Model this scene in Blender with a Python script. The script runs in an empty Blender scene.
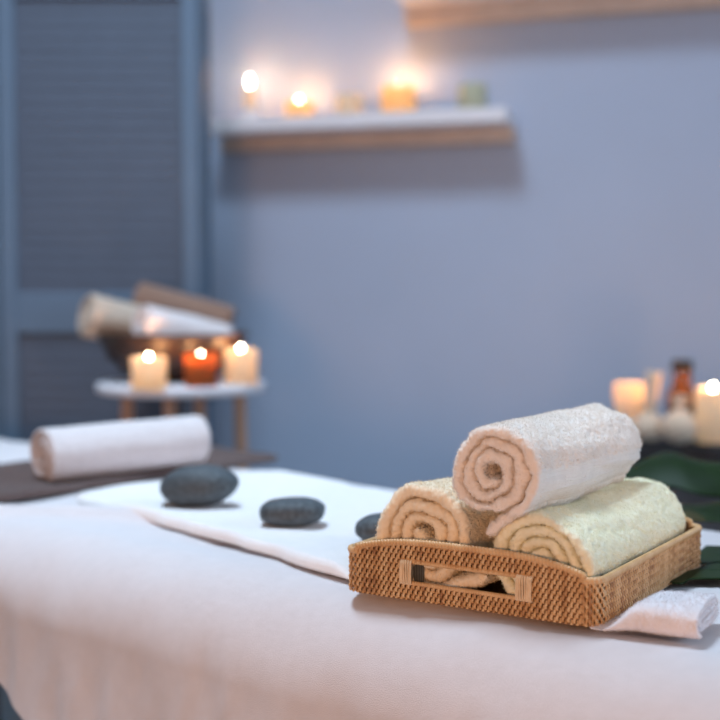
import bpy, math, random
import numpy as np

random.seed(7)
RNG = np.random.default_rng(11)
SC = bpy.context.scene
COL = SC.collection
PI = math.pi

# ------------------------------------------------------------------ camera frame
F = 1250.0                      # focal length in pixels of the 720 frame
HORIZON = 290.0
TABLE_Z = 0.66                  # top of the massage table cover
CAM_H = 0.34
CZ = TABLE_Z + CAM_H
PITCH = math.atan((360 - HORIZON) / F)


def ray(px, py):
    x = (px - 360) / F
    y = -(py - 360) / F
    c, s = math.cos(PITCH), math.sin(PITCH)
    return np.array([x, c + y * s, -s + y * c])


def at(px, py, z):
    """point where the view line through a photo pixel meets the level z"""
    d = ray(px, py)
    k = (z - CZ) / d[2]
    return np.array([d[0] * k, d[1] * k, z])


def atd(px, py, Y):
    d = ray(px, py)
    k = Y / d[1]
    return np.array([d[0] * k, Y, CZ + d[2] * k])


# ------------------------------------------------------------------ noise
def _hash(ix, iy, iz, seed):
    h = (ix * 374761393 + iy * 668265263 + iz * 2147483647 + seed * 974634777) & 0xFFFFFFFF
    h = ((h ^ (h >> 13)) * 1274126177) & 0xFFFFFFFF
    h = ((h ^ (h >> 15)) * 2246822519) & 0xFFFFFFFF
    return ((h ^ (h >> 16)) & 0xFFFFFF) / float(0xFFFFFF)


def vnoise(p, scale, seed=0):
    """smooth value noise in -1..1; p is (...,3) in metres, scale = cells per metre"""
    q = np.asarray(p, dtype=np.float64) * scale + 1000.0
    i = np.floor(q).astype(np.int64)
    f = q - i
    f = f * f * (3 - 2 * f)
    out = 0
    for dx in (0, 1):
        for dy in (0, 1):
            for dz in (0, 1):
                w = (f[..., 0] if dx else 1 - f[..., 0]) * (f[..., 1] if dy else 1 - f[..., 1]) * (f[..., 2] if dz else 1 - f[..., 2])
                out = out + w * _hash(i[..., 0] + dx, i[..., 1] + dy, i[..., 2] + dz, seed)
    return out * 2 - 1


# ------------------------------------------------------------------ materials
def new_mat(name):
    m = bpy.data.materials.new(name)
    m.use_nodes = True
    nt = m.node_tree
    return m, nt, nt.nodes['Principled BSDF']


def nd(nt, kind, **kw):
    n = nt.nodes.new(kind)
    for k, v in kw.items():
        if k.startswith('_'):
            n.inputs[k[1:].replace('_', ' ')].default_value = v
        else:
            setattr(n, k, v)
    return n


def mix_noise(nt, bs, c1, c2, scale, coord='Object', detail=4.0):
    tc = nd(nt, 'ShaderNodeTexCoord')
    no = nd(nt, 'ShaderNodeTexNoise')
    no.inputs['Scale'].default_value = scale
    no.inputs['Detail'].default_value = detail
    nt.links.new(tc.outputs[coord], no.inputs['Vector'])
    r = nd(nt, 'ShaderNodeValToRGB')
    r.color_ramp.elements[0].position = 0.3
    r.color_ramp.elements[1].position = 0.7
    r.color_ramp.elements[0].color = (*c1, 1)
    r.color_ramp.elements[1].color = (*c2, 1)
    nt.links.new(no.outputs['Fac'], r.inputs['Fac'])
    nt.links.new(r.outputs['Color'], bs.inputs['Base Color'])
    return tc, no


def add_bump(nt, bs, scale, strength, dist, detail=2.0):
    tc = nd(nt, 'ShaderNodeTexCoord')
    no = nd(nt, 'ShaderNodeTexNoise')
    no.inputs['Scale'].default_value = scale
    no.inputs['Detail'].default_value = detail
    nt.links.new(tc.outputs['Object'], no.inputs['Vector'])
    b = nd(nt, 'ShaderNodeBump')
    b.inputs['Strength'].default_value = strength
    b.inputs['Distance'].default_value = dist
    nt.links.new(no.outputs['Fac'], b.inputs['Height'])
    nt.links.new(b.outputs['Normal'], bs.inputs['Normal'])


def plain(name, col, rough=0.6, var=0.06, scale=30.0, bump=0.0, bscale=200.0, metallic=0.0, sheen=0.0):
    m, nt, bs = new_mat(name)
    c1 = tuple(max(0, c * (1 - var)) for c in col)
    c2 = tuple(min(1, c * (1 + var)) for c in col)
    mix_noise(nt, bs, c1, c2, scale)
    bs.inputs['Roughness'].default_value = rough
    bs.inputs['Metallic'].default_value = metallic
    bs.inputs['Specular IOR Level'].default_value = 0.35
    if sheen:
        bs.inputs['Sheen Weight'].default_value = sheen
        bs.inputs['Sheen Roughness'].default_value = 0.5
    if bump:
        add_bump(nt, bs, bscale, bump, 0.002)
    return m


def terry(name, col, sheen=0.25, bump=0.0, bscale=700.0, var=0.04):
    m = plain(name, col, rough=0.95, var=var, scale=60.0, bump=bump, bscale=bscale, sheen=sheen)
    m.node_tree.nodes['Principled BSDF'].inputs['Specular IOR Level'].default_value = 0.1
    return m


M = {}
M['wall'] = plain('wall_paint', (0.40, 0.465, 0.590), 0.85, 0.02, 3.0, 0.1, 120)
M['floor'] = plain('floor_vinyl', (0.30, 0.37, 0.41), 0.5, 0.1, 6.0)
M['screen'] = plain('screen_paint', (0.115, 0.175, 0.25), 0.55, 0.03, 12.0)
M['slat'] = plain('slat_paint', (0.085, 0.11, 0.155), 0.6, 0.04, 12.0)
M['shelf'] = plain('shelf_white', (0.74, 0.73, 0.76), 0.5, 0.03, 20.0)
M['cleat'] = plain('shelf_rail_wood', (0.62, 0.50, 0.42), 0.6, 0.08, 14.0)
M['side_top'] = plain('side_table_white', (0.70, 0.70, 0.74), 0.4, 0.03, 20.0)
M['side_leg'] = plain('side_table_leg_wood', (0.60, 0.36, 0.24), 0.5, 0.1, 25.0)
M['bowl'] = plain('bowl_dark_wood', (0.035, 0.022, 0.018), 0.35, 0.3, 18.0)
M['dark'] = plain('dark_stained_wood', (0.075, 0.065, 0.067), 0.45, 0.25, 14.0)
M['cover'] = terry('cover_terry', (0.75, 0.71, 0.72), 0.2, 0.45, 1100.0, 0.02)
M['runner'] = terry('runner_terry', (0.88, 0.85, 0.84), 0.2, 0.45, 600.0, 0.02)
M['fold'] = terry('folded_terry', (0.84, 0.81, 0.83), 0.2, 0.0)
M['taupe'] = terry('taupe_terry', (0.105, 0.070, 0.064), 0.2, 0.7, 420.0, 0.12)
M['roll'] = terry('white_roll_terry', (0.68, 0.63, 0.63), 0.2, 0.5, 600.0)
M['pink'] = terry('pinkish_terry', (0.92, 0.84, 0.76))
M['peach'] = terry('peach_terry', (0.95, 0.82, 0.62))
M['yellow'] = terry('yellow_terry', (0.94, 0.91, 0.70))
M['tan'] = terry('tan_terry', (0.50, 0.41, 0.33), 0.2, 0.5, 500.0)
M['brown'] = terry('brown_terry', (0.25, 0.155, 0.115), 0.2, 0.5, 500.0)
M['linen'] = plain('compress_cloth', (0.80, 0.58, 0.42), 0.9, 0.08, 60.0, 0.3, 500)
M['string'] = plain('string', (0.55, 0.42, 0.30), 0.9, 0.1, 90.0)
M['stone'] = plain('basalt', (0.072, 0.090, 0.104), 0.62, 0.35, 160.0, 0.25, 420)
M['wick'] = plain('wick_black', (0.02, 0.018, 0.015), 0.9)
M['binding'] = plain('pale_cane', (0.80, 0.60, 0.38), 0.5, 0.12, 120.0)
M['tape'] = plain('dark_tape', (0.07, 0.07, 0.06), 0.5, 0.2, 120.0)
M['steel'] = plain('table_frame_metal', (0.3, 0.3, 0.32), 0.35, 0.05, 20, metallic=0.9)
M['vinyl'] = plain('couch_vinyl', (0.35, 0.33, 0.32), 0.5, 0.05, 20)
M['core'] = plain('rattan_core', (0.20, 0.10, 0.045), 0.6, 0.2, 90.0)
M['cap'] = plain('bottle_cap', (0.02, 0.018, 0.018), 0.35)


def rattan_mat():
    m, nt, bs = new_mat('rattan')
    g = nd(nt, 'ShaderNodeNewGeometry')
    tc = nd(nt, 'ShaderNodeTexCoord')
    no = nd(nt, 'ShaderNodeTexNoise')
    no.inputs['Scale'].default_value = 45
    no.inputs['Detail'].default_value = 5
    nt.links.new(tc.outputs['Object'], no.inputs['Vector'])
    ma = nd(nt, 'ShaderNodeMath', operation='MULTIPLY_ADD')
    ma.inputs[1].default_value = 0.45
    nt.links.new(g.outputs['Random Per Island'], ma.inputs[0])
    m2 = nd(nt, 'ShaderNodeMath', operation='MULTIPLY')
    m2.inputs[1].default_value = 0.75
    nt.links.new(no.outputs['Fac'], m2.inputs[0])
    nt.links.new(m2.outputs[0], ma.inputs[2])
    r = nd(nt, 'ShaderNodeValToRGB')
    e = r.color_ramp.elements
    e[0].position = 0.22
    e[0].color = (0.31, 0.13, 0.05, 1)
    e[1].position = 0.85
    e[1].color = (0.78, 0.52, 0.27, 1)
    k = r.color_ramp.elements.new(0.55)
    k.color = (0.64, 0.365, 0.155, 1)
    nt.links.new(ma.outputs[0], r.inputs['Fac'])
    nt.links.new(r.outputs['Color'], bs.inputs['Base Color'])
    bs.inputs['Roughness'].default_value = 0.38
    bs.inputs['Specular IOR Level'].default_value = 0.5
    return m


M['rattan'] = rattan_mat()


def leaf_mat():
    m, nt, bs = new_mat('monstera_green')
    mix_noise(nt, bs, (0.005, 0.018, 0.004), (0.012, 0.036, 0.006), 14.0)
    bs.inputs['Roughness'].default_value = 0.48
    bs.inputs['Specular IOR Level'].default_value = 0.16
    return m


M['leaf'] = leaf_mat()


def wax_mat(name, col, trans, fac):
    m, nt, bs = new_mat(name)
    mix_noise(nt, bs, tuple(c * 0.95 for c in col), col, 25.0)
    bs.inputs['Roughness'].default_value = 0.5
    bs.inputs['Specular IOR Level'].default_value = 0.3
    tr = nd(nt, 'ShaderNodeBsdfTranslucent')
    tr.inputs['Color'].default_value = (*trans, 1)
    mx = nd(nt, 'ShaderNodeMixShader')
    mx.inputs[0].default_value = fac
    out = nt.nodes['Material Output']
    nt.links.new(bs.outputs[0], mx.inputs[1])
    nt.links.new(tr.outputs[0], mx.inputs[2])
    nt.links.new(mx.outputs[0], out.inputs['Surface'])
    return m


M['wax'] = wax_mat('ivory_wax', (0.92, 0.85, 0.70), (1.0, 0.80, 0.50), 0.5)
M['wax_yellow'] = wax_mat('yellow_wax', (0.90, 0.78, 0.46), (1.0, 0.74, 0.30), 0.5)
M['wax_pink'] = wax_mat('pale_pink_wax', (0.88, 0.78, 0.66), (1.0, 0.80, 0.54), 0.45)
M['wax_green'] = wax_mat('greenish_wax', (0.50, 0.50, 0.36), (0.7, 0.7, 0.3), 0.15)
M['amber'] = wax_mat('amber_glass', (0.30, 0.10, 0.03), (1.0, 0.38, 0.10), 0.4)


def bottle_mat():
    m, nt, bs = new_mat('amber_bottle_glass')
    mix_noise(nt, bs, (0.48, 0.15, 0.025), (0.54, 0.18, 0.03), 10.0)
    bs.inputs['Roughness'].default_value = 0.08
    bs.inputs['Transmission Weight'].default_value = 0.7
    bs.inputs['IOR'].default_value = 1.45
    return m


M['bottle'] = bottle_mat()


def flame_mat():
    m = bpy.data.materials.new('flame')
    m.use_nodes = True
    nt = m.node_tree
    nt.nodes.remove(nt.nodes['Principled BSDF'])
    em = nd(nt, 'ShaderNodeEmission')
    em.inputs['Color'].default_value = (1.0, 0.86, 0.62, 1)
    em.inputs['Strength'].default_value = 70.0
    nt.links.new(em.outputs[0], nt.nodes['Material Output'].inputs['Surface'])
    return m


M['flame'] = flame_mat()


# ------------------------------------------------------------------ mesh building
class MB:
    """collects pieces and links them as ONE mesh object"""

    def __init__(self):
        self.v, self.q, self.t, self.n = [], [], [], 0

    def add(self, V, Q=None, T=None):
        V = np.asarray(V, dtype=np.float64).reshape(-1, 3)
        if Q is not None and len(Q):
            self.q.append(np.asarray(Q, dtype=np.int64).reshape(-1, 4) + self.n)
        if T is not None and len(T):
            self.t.append(np.asarray(T, dtype=np.int64).reshape(-1, 3) + self.n)
        self.v.append(V)
        self.n += len(V)
        return self

    def grid(self, P, cu=False, cv=False):
        n, m = P.shape[:2]
        idx = np.arange(n * m).reshape(n, m)
        a = idx if not cu else np.vstack([idx, idx[:1]])
        a = a if not cv else np.hstack([a, a[:, :1]])
        Q = np.stack([a[:-1, :-1], a[1:, :-1], a[1:, 1:], a[:-1, 1:]], -1).reshape(-1, 4)
        return self.add(P.reshape(-1, 3), Q)

    def box(self, lo, hi, mat=None):
        x0, y0, z0 = lo
        x1, y1, z1 = hi
        V = np.array([[x0, y0, z0], [x1, y0, z0], [x1, y1, z0], [x0, y1, z0], [x0, y0, z1], [x1, y0, z1], [x1, y1, z1], [x0, y1, z1]], float)
        if mat is not None:
            V = V @ mat[:3, :3].T + mat[:3, 3]
        Q = [[0, 3, 2, 1], [4, 5, 6, 7], [0, 1, 5, 4], [1, 2, 6, 5], [2, 3, 7, 6], [3, 0, 4, 7]]
        return self.add(V, Q)

    def lathe(self, prof, n=40, mat=None, caps=True):
        """prof: list of (r, z)"""
        a = np.linspace(0, 2 * PI, n, endpoint=False)
        P = np.array([[(r * math.cos(t), r * math.sin(t), z) for t in a] for r, z in prof])
        if mat is not None:
            P = P @ mat[:3, :3].T + mat[:3, 3]
        P = P[:, ::-1]
        self.grid(P, cv=True)
        base = self.n - n * len(prof)
        if caps:
            for k, flip in ((0, True), (len(prof) - 1, False)):
                if prof[k][0] > 1e-6:
                    c = P[k].mean(0)
                    self.add([c])
                    ci = self.n - 1
                    ids = base + k * n + np.arange(n)
                    nx = np.roll(ids, -1)
                    tri = np.stack([np.full(n, ci), ids, nx], -1)
                    if not flip:
                        tri = tri[:, ::-1]
                    self.t.append(tri)
        return self

    def tube(self, pts, rad, n=8, closed=False, cap=True):
        pts = np.asarray(pts, float)
        m = len(pts)
        rad = np.broadcast_to(np.asarray(rad, float), (m,))
        tg = np.gradient(pts, axis=0)
        if closed:
            tg = np.roll(pts, -1, 0) - np.roll(pts, 1, 0)
        tg /= np.linalg.norm(tg, axis=1)[:, None] + 1e-12
        up = np.array([0, 0, 1.0]) if abs(tg[:, 2]).mean() < 0.8 else np.array([0, 1.0, 0])
        s = np.cross(tg, up)
        s /= np.linalg.norm(s, axis=1)[:, None] + 1e-12
        b = np.cross(s, tg)
        a = np.linspace(0, 2 * PI, n, endpoint=False)
        P = pts[:, None] + rad[:, None, None] * (np.cos(a)[None, :, None] * s[:, None] + np.sin(a)[None, :, None] * b[:, None])
        self.grid(P, cu=closed, cv=True)
        if cap and not closed:
            base = self.n - n * m
            for k, flip in ((0, False), (m - 1, True)):
                self.add([pts[k]])
                ci = self.n - 1
                ids = base + k * n + np.arange(n)
                tri = np.stack([np.full(n, ci), ids, np.roll(ids, -1)], -1)
                self.t.append(tri[:, ::-1] if flip else tri)
        return self

    def build(self, name, mat, parent=None, smooth=True, loc=None):
        V = np.concatenate(self.v)
        if loc is not None:
            V = V - np.asarray(loc)
        Q = np.concatenate(self.q) if self.q else np.zeros((0, 4), np.int64)
        T = np.concatenate(self.t) if self.t else np.zeros((0, 3), np.int64)
        me = bpy.data.meshes.new(name)
        me.vertices.add(len(V))
        me.vertices.foreach_set('co', V.astype(np.float32).ravel())
        L = np.concatenate([Q.ravel(), T.ravel()]).astype(np.int32)
        me.loops.add(len(L))
        me.loops.foreach_set('vertex_index', L)
        npoly = len(Q) + len(T)
        me.polygons.add(npoly)
        st = np.concatenate([np.arange(len(Q)) * 4, len(Q) * 4 + np.arange(len(T)) * 3]).astype(np.int32)
        me.polygons.foreach_set('loop_start', st)
        me.update(calc_edges=True)
        me.polygons.foreach_set('use_smooth', np.full(npoly, smooth))
        me.materials.append(mat)
        me.validate()
        o = bpy.data.objects.new(name, me)
        COL.objects.link(o)
        if loc is not None:
            o.location = loc
        if parent is not None:
            o.parent = parent
        return o


def bevel(o, w=0.003, seg=2):
    b = o.modifiers.new('bevel', 'BEVEL')
    b.width = w
    b.segments = seg
    b.limit_method = 'ANGLE'
    return o


def tag(o, label=None, cat=None, group=None, kind=None):
    if label:
        o['label'] = label
    if cat:
        o['category'] = cat
    if group:
        o['group'] = group
    if kind:
        o['kind'] = kind
    return o


def thing(name, loc, rz, label, cat, group=None):
    o = bpy.data.objects.new(name, None)
    o.empty_display_size = 0.05
    o.location = tuple(loc)
    o.rotation_euler = (0, 0, rz)
    COL.objects.link(o)
    return tag(o, label, cat, group)


def mat4(origin, ex, ey, ez):
    m = np.eye(4)
    m[:3, 0], m[:3, 1], m[:3, 2], m[:3, 3] = ex, ey, ez, origin
    return m


def frame_from_y(origin, ydir, up=(0, 0, 1)):
    ey = np.asarray(ydir, float)
    ey = ey / np.linalg.norm(ey)
    ex = np.cross(ey, np.asarray(up, float))
    ex /= np.linalg.norm(ex)
    ez = np.cross(ex, ey)
    return mat4(np.asarray(origin, float), ex, ey, ez)


def grid_normals(P, cu=False, cv=False):
    if cu:
        du = np.roll(P, -1, 0) - np.roll(P, 1, 0)
    else:
        du = np.gradient(P, axis=0)
    if cv:
        dv = np.roll(P, -1, 1) - np.roll(P, 1, 1)
    else:
        dv = np.gradient(P, axis=1)
    n = np.cross(du, dv)
    return n / (np.linalg.norm(n, axis=-1, keepdims=True) + 1e-12)


# ------------------------------------------------------------------ room
WALL_P = np.array([-0.43, 4.05])
WALL_YAW = math.radians(16.7)
WD = np.array([math.cos(WALL_YAW), -math.sin(WALL_YAW)])        # along the wall to the right
WN = np.array([math.sin(WALL_YAW), math.cos(WALL_YAW)])         # into the wall


def wall_pt(px):
    """distance along the wall where a photo column meets it"""
    k = (px - 360) / F
    # WALL_P + t*WD ; X = k*Y
    return (k * WALL_P[1] - WALL_P[0]) / (WD[0] - k * WD[1])


def wall_mat(t, z=0.0):
    """local frame on the wall: x along it, y out of the room, z up"""
    p = WALL_P + WD * t
    return mat4([p[0], p[1], z], [WD[0], WD[1], 0], [WN[0], WN[1], 0], [0, 0, 1])


def struct(o):
    return tag(o, kind='structure')


b = MB().box((-2.2, 0, 0), (3.6, 0.12, 2.9), wall_mat(0))
struct(b.build('wall_back', M['wall'], smooth=False))
b = MB().box((-3.0, -2.2, -0.08), (4.2, 5.2, 0.0))
struct(b.build('floor', M['floor'], smooth=False))


# ------------------------------------------------------------------ lathe things with flames
def candle(name, label, loc, r, h, mat, cat='candle', lit=True, power=0.45, recess=0.018, flame_h=0.024, group=None, holder=None, off=(0, 0), glow=0.14):
    t = thing(name, loc, 0, label, cat, group)
    body = MB()
    if lit:
        w = min(0.005, r * 0.25)
        prof = [(r * 0.92, 0), (r, 0.004), (r, h - 0.003), (r - 0.002, h), (r - w, h - 0.001), (r - w - 0.001, h - 0.006), (r - w - 0.004, h - recess), (0.0005, h - recess)]
    else:
        prof = [(r * 0.92, 0), (r, 0.004), (r, h - 0.004), (r - 0.004, h), (r * 0.3, h - 0.003), (0.0005, h - 0.003)]
    body.lathe(prof, 40)
    body.build('wax_body' if holder is None else 'glass_cup', mat, t)
    zt = h - (recess if lit else 0.003)
    wk = MB().tube([(off[0], off[1], zt - 0.004), (off[0], off[1], zt + 0.006), (off[0] + 0.001, off[1], zt + 0.011)], [0.0012, 0.0012, 0.0009], 8)
    wk.build('wick', M['wick'], t)
    if holder == 'wax':
        MB().lathe([(r * 0.8, h - recess), (r * 0.8, h - recess + 0.002), (0.0005, h - recess + 0.002)], 32).build('wax_pool', M['wax'], t)
    if lit:
        z0 = zt + 0.006
        prof = [(0.0004, z0), (0.0034, z0 + flame_h * 0.15), (0.0052, z0 + flame_h * 0.36), (0.0046, z0 + flame_h * 0.58), (0.0026, z0 + flame_h * 0.8), (0.0003, z0 + flame_h)]
        fm = mat4([off[0], off[1], 0], [1, 0, 0], [0, 1, 0], [0, 0, 1])
        MB().lathe(prof, 16, fm, caps=False).build('flame', M['flame'], t)
        # the lower half of the flame burns inside the rim and lights the wax, the upper half lights the room
        for zz, en in ((max(h + 0.012, z0 + flame_h * 0.6), power * 1.05), (h - recess * 0.35, power * glow * 0.8)):
            li = bpy.data.lights.new('candle_light', 'POINT')
            li.color = (1.0, 0.45, 0.15) if zz > h else (1.0, 0.72, 0.42)
            li.energy = en
            li.shadow_soft_size = 0.008
            lo = bpy.data.objects.new('candle_light', li)
            COL.objects.link(lo)
            lo.parent = t
            lo.location = (off[0], off[1], zz)
    return t


# ------------------------------------------------------------------ wall shelves
def wall_shelf(label, t0, t1, zb, thick, depth, rail_h, shift=0.0):
    L = t1 - t0
    m = wall_mat(t0)
    p = m[:3, 3]
    root = thing('wall_shelf', (p[0], p[1], zb), -WALL_YAW, label, 'shelf', None)
    bevel(MB().box((0, -depth, 0), (L, -0.001, thick)).build('shelf_board', M['shelf'], root, smooth=False), 0.003)
    bevel(MB().box((0.0, -0.05, -rail_h), (L, -0.001, 0)).build('support_rail', M['cleat'], root, smooth=False), 0.002)
    return root


SH_D = 0.165
# lower shelf: its front edge runs from column 211 to 497
t0 = wall_pt(228)
t1 = wall_pt(514)
front_left = wall_mat(t0)[:3, 3] + np.array([-WN[0], -WN[1], 0]) * SH_D
SH_TOP = atd(211, 119, front_left[1])[2]
SH_TH = 0.042
wall_shelf('white wall shelf under the lit candles, with a pale brown rail along its underside', t0, t1, SH_TOP - SH_TH, SH_TH, SH_D, 0.045)
# upper shelf
tu0 = wall_pt(408)
wp = wall_mat(tu0)[:3, 3]
zrail = atd(412, 25, wp[1] - 0.05)[2]
wall_shelf('upper wall shelf cut off by the top of the picture, brown rail underneath', tu0, tu0 + 1.2, zrail + 0.055, 0.042, SH_D, 0.055)


def on_shelf(px, back=0.085):
    """point on the lower shelf, 'back' metres in front of the wall, seen in column px"""
    k = (px - 360) / F
    o = WALL_P - WN * back
    t = (k * o[1] - o[0]) / (WD[0] - k * WD[1])
    q = o + WD * t
    return (q[0], q[1], SH_TOP + 0.0005)


pxm = 3.75 / F          # metres per pixel at the shelf
gs = 'candles on the white wall shelf'
# slim candle standing in a small cup
t = candle('slim_candle', 'slim pale candle with the tallest flame, nearest the louvred screen', on_shelf(251), 0.019, 0.105, M['wax_pink'], power=0.95, recess=0.008, flame_h=0.036, group=gs)
MB().lathe([(0.034, 0.0), (0.036, 0.004), (0.036, 0.014), (0.024, 0.018), (0.024, 0.032), (0.0200, 0.032), (0.0200, 0.004), (0.001, 0.004)], 32).build('candle_holder', M['shelf'], t)
candle('pillar_candle', 'low lit yellow candle on the white shelf, next to the slim candle', on_shelf(300), 0.044, 0.050, M['wax_yellow'], power=0.80, recess=0.016, group=gs)
candle('pillar_candle', 'short unlit cream candle on the white shelf between two lit yellow candles', on_shelf(349), 0.041, 0.064, M['wax'], lit=False, group=gs)
candle('pillar_candle', 'widest lit yellow candle on the white shelf, below the corner of the upper shelf', on_shelf(398), 0.052, 0.082, M['wax_yellow'], power=0.95, recess=0.020, group=gs)
candle('pillar_candle', 'unlit greenish candle alone near the free end of the white shelf', on_shelf(471), 0.043, 0.078, M['wax_green'], lit=False, group=gs)

# ------------------------------------------------------------------ folding screen
scr_y = 3.42
H_CAM = CZ


def screen_panel(parent, width, mat):
    """local x along the panel, z up, panel centred on y = 0"""
    zt0 = CZ + (290 - 3) / F * scr_y            # lower side of the top rail
    zm1 = CZ + (290 - 293) / F * scr_y          # middle rail
    zm0 = CZ + (290 - 333) / F * scr_y
    st = 0.044
    th = 0.014
    fr = MB()
    fr.box((0, -th, 0.03), (st, th, zt0 + 0.09), mat)
    fr.box((width - st, -th, 0.03), (width, th, zt0 + 0.09), mat)
    fr.box((st - 0.001, -th + 0.001, zt0), (width - st + 0.001, th - 0.001, zt0 + 0.09), mat)
    fr.box((st - 0.001, -th + 0.001, zm0), (width - st + 0.001, th - 0.001, zm1), mat)
    fr.box((st - 0.001, -th + 0.001, 0.03), (width - st + 0.001, th - 0.001, 0.14), mat)
    f = fr.build('panel_frame', M['screen'], parent, smooth=False)
    bevel(f, 0.003)
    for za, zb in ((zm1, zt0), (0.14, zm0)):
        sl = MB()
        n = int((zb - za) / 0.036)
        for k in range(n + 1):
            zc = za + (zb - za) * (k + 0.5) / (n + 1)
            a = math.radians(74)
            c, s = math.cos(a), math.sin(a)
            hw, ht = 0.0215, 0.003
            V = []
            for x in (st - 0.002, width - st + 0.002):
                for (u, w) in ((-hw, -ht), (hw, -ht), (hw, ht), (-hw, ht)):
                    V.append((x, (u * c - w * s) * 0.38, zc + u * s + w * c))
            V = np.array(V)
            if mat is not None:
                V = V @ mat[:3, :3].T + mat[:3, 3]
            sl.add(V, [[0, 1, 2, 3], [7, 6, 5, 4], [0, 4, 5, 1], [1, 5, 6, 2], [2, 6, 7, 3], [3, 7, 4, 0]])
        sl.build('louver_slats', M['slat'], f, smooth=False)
    return f


xr = (200 - 360) / F * scr_y
xl = (3 - 360) / F * scr_y
scr = thing('folding_screen', ((xl + xr) / 2, scr_y, 0), 0, 'blue grey louvred folding screen standing behind the bowl of towels', 'folding screen')
ox = (xl + xr) / 2


def pm(x, y, ang):
    c, s = math.cos(ang), math.sin(ang)
    return mat4([x - ox, y - scr_y, 0], [c, s, 0], [-s, c, 0], [0, 0, 1])


W = xr - xl
screen_panel(scr, W, pm(xl, scr_y, 0))
screen_panel(scr, W, pm(xl - 0.003 - W * math.cos(0.5), scr_y + 0.01 + W * math.sin(0.5), -0.5))
# third leaf folded back towards the wall
xe = (208 - 360) / F * (scr_y + 0.23)
ang = math.atan2(0.20, xe - xr)
screen_panel(scr, 0.20, pm(xr - 0.002, scr_y + 0.030, ang))

# ------------------------------------------------------------------ side table with bowl
ST_Y = 3.12
ST_Z = CZ - (382 - 290) / F * ST_Y
stx = (181 - 360) / F * ST_Y
ST_R = 84 / F * ST_Y
sid = thing('side_table', (stx, ST_Y, 0), 0, 'round white side table on thin wooden legs, carrying the dark bowl', 'side table')
MB().lathe([(ST_R - 0.008, ST_Z - 0.024), (ST_R, ST_Z - 0.020), (ST_R, ST_Z - 0.004), (ST_R - 0.004, ST_Z), (0.0005, ST_Z)], 72).build('table_top', M['side_top'], sid)
for px, dy in ((169, -0.075), (239, 0.0), (127, 0.02), (199, 0.10)):
    x = (px - 360) / F * (ST_Y + dy) - stx
    MB().tube([(x * 1.12, dy * 1.12, 0.0), (x, dy, ST_Z - 0.022)], [0.013, 0.016], 14).build('leg', M['side_leg'], sid)

bw_y = ST_Y + 0.062
bx = (173 - 360) / F * bw_y
BR, BH = 0.192, 0.122
bowl = MB().lathe([(0.08, 0), (0.085, 0.004), (0.128, 0.022), (0.164, 0.058), (BR, BH - 0.003), (BR - 0.003, BH), (BR - 0.009, BH - 0.002), (0.156, 0.060), (0.118, 0.030), (0.0005, 0.024)], 64)
o = bowl.build('bowl', M['bowl'])
o.location = (bx, bw_y, ST_Z + 0.0005)
tag(o, 'dark wooden bowl full of rolled towels on the round side table', 'bowl')


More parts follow.
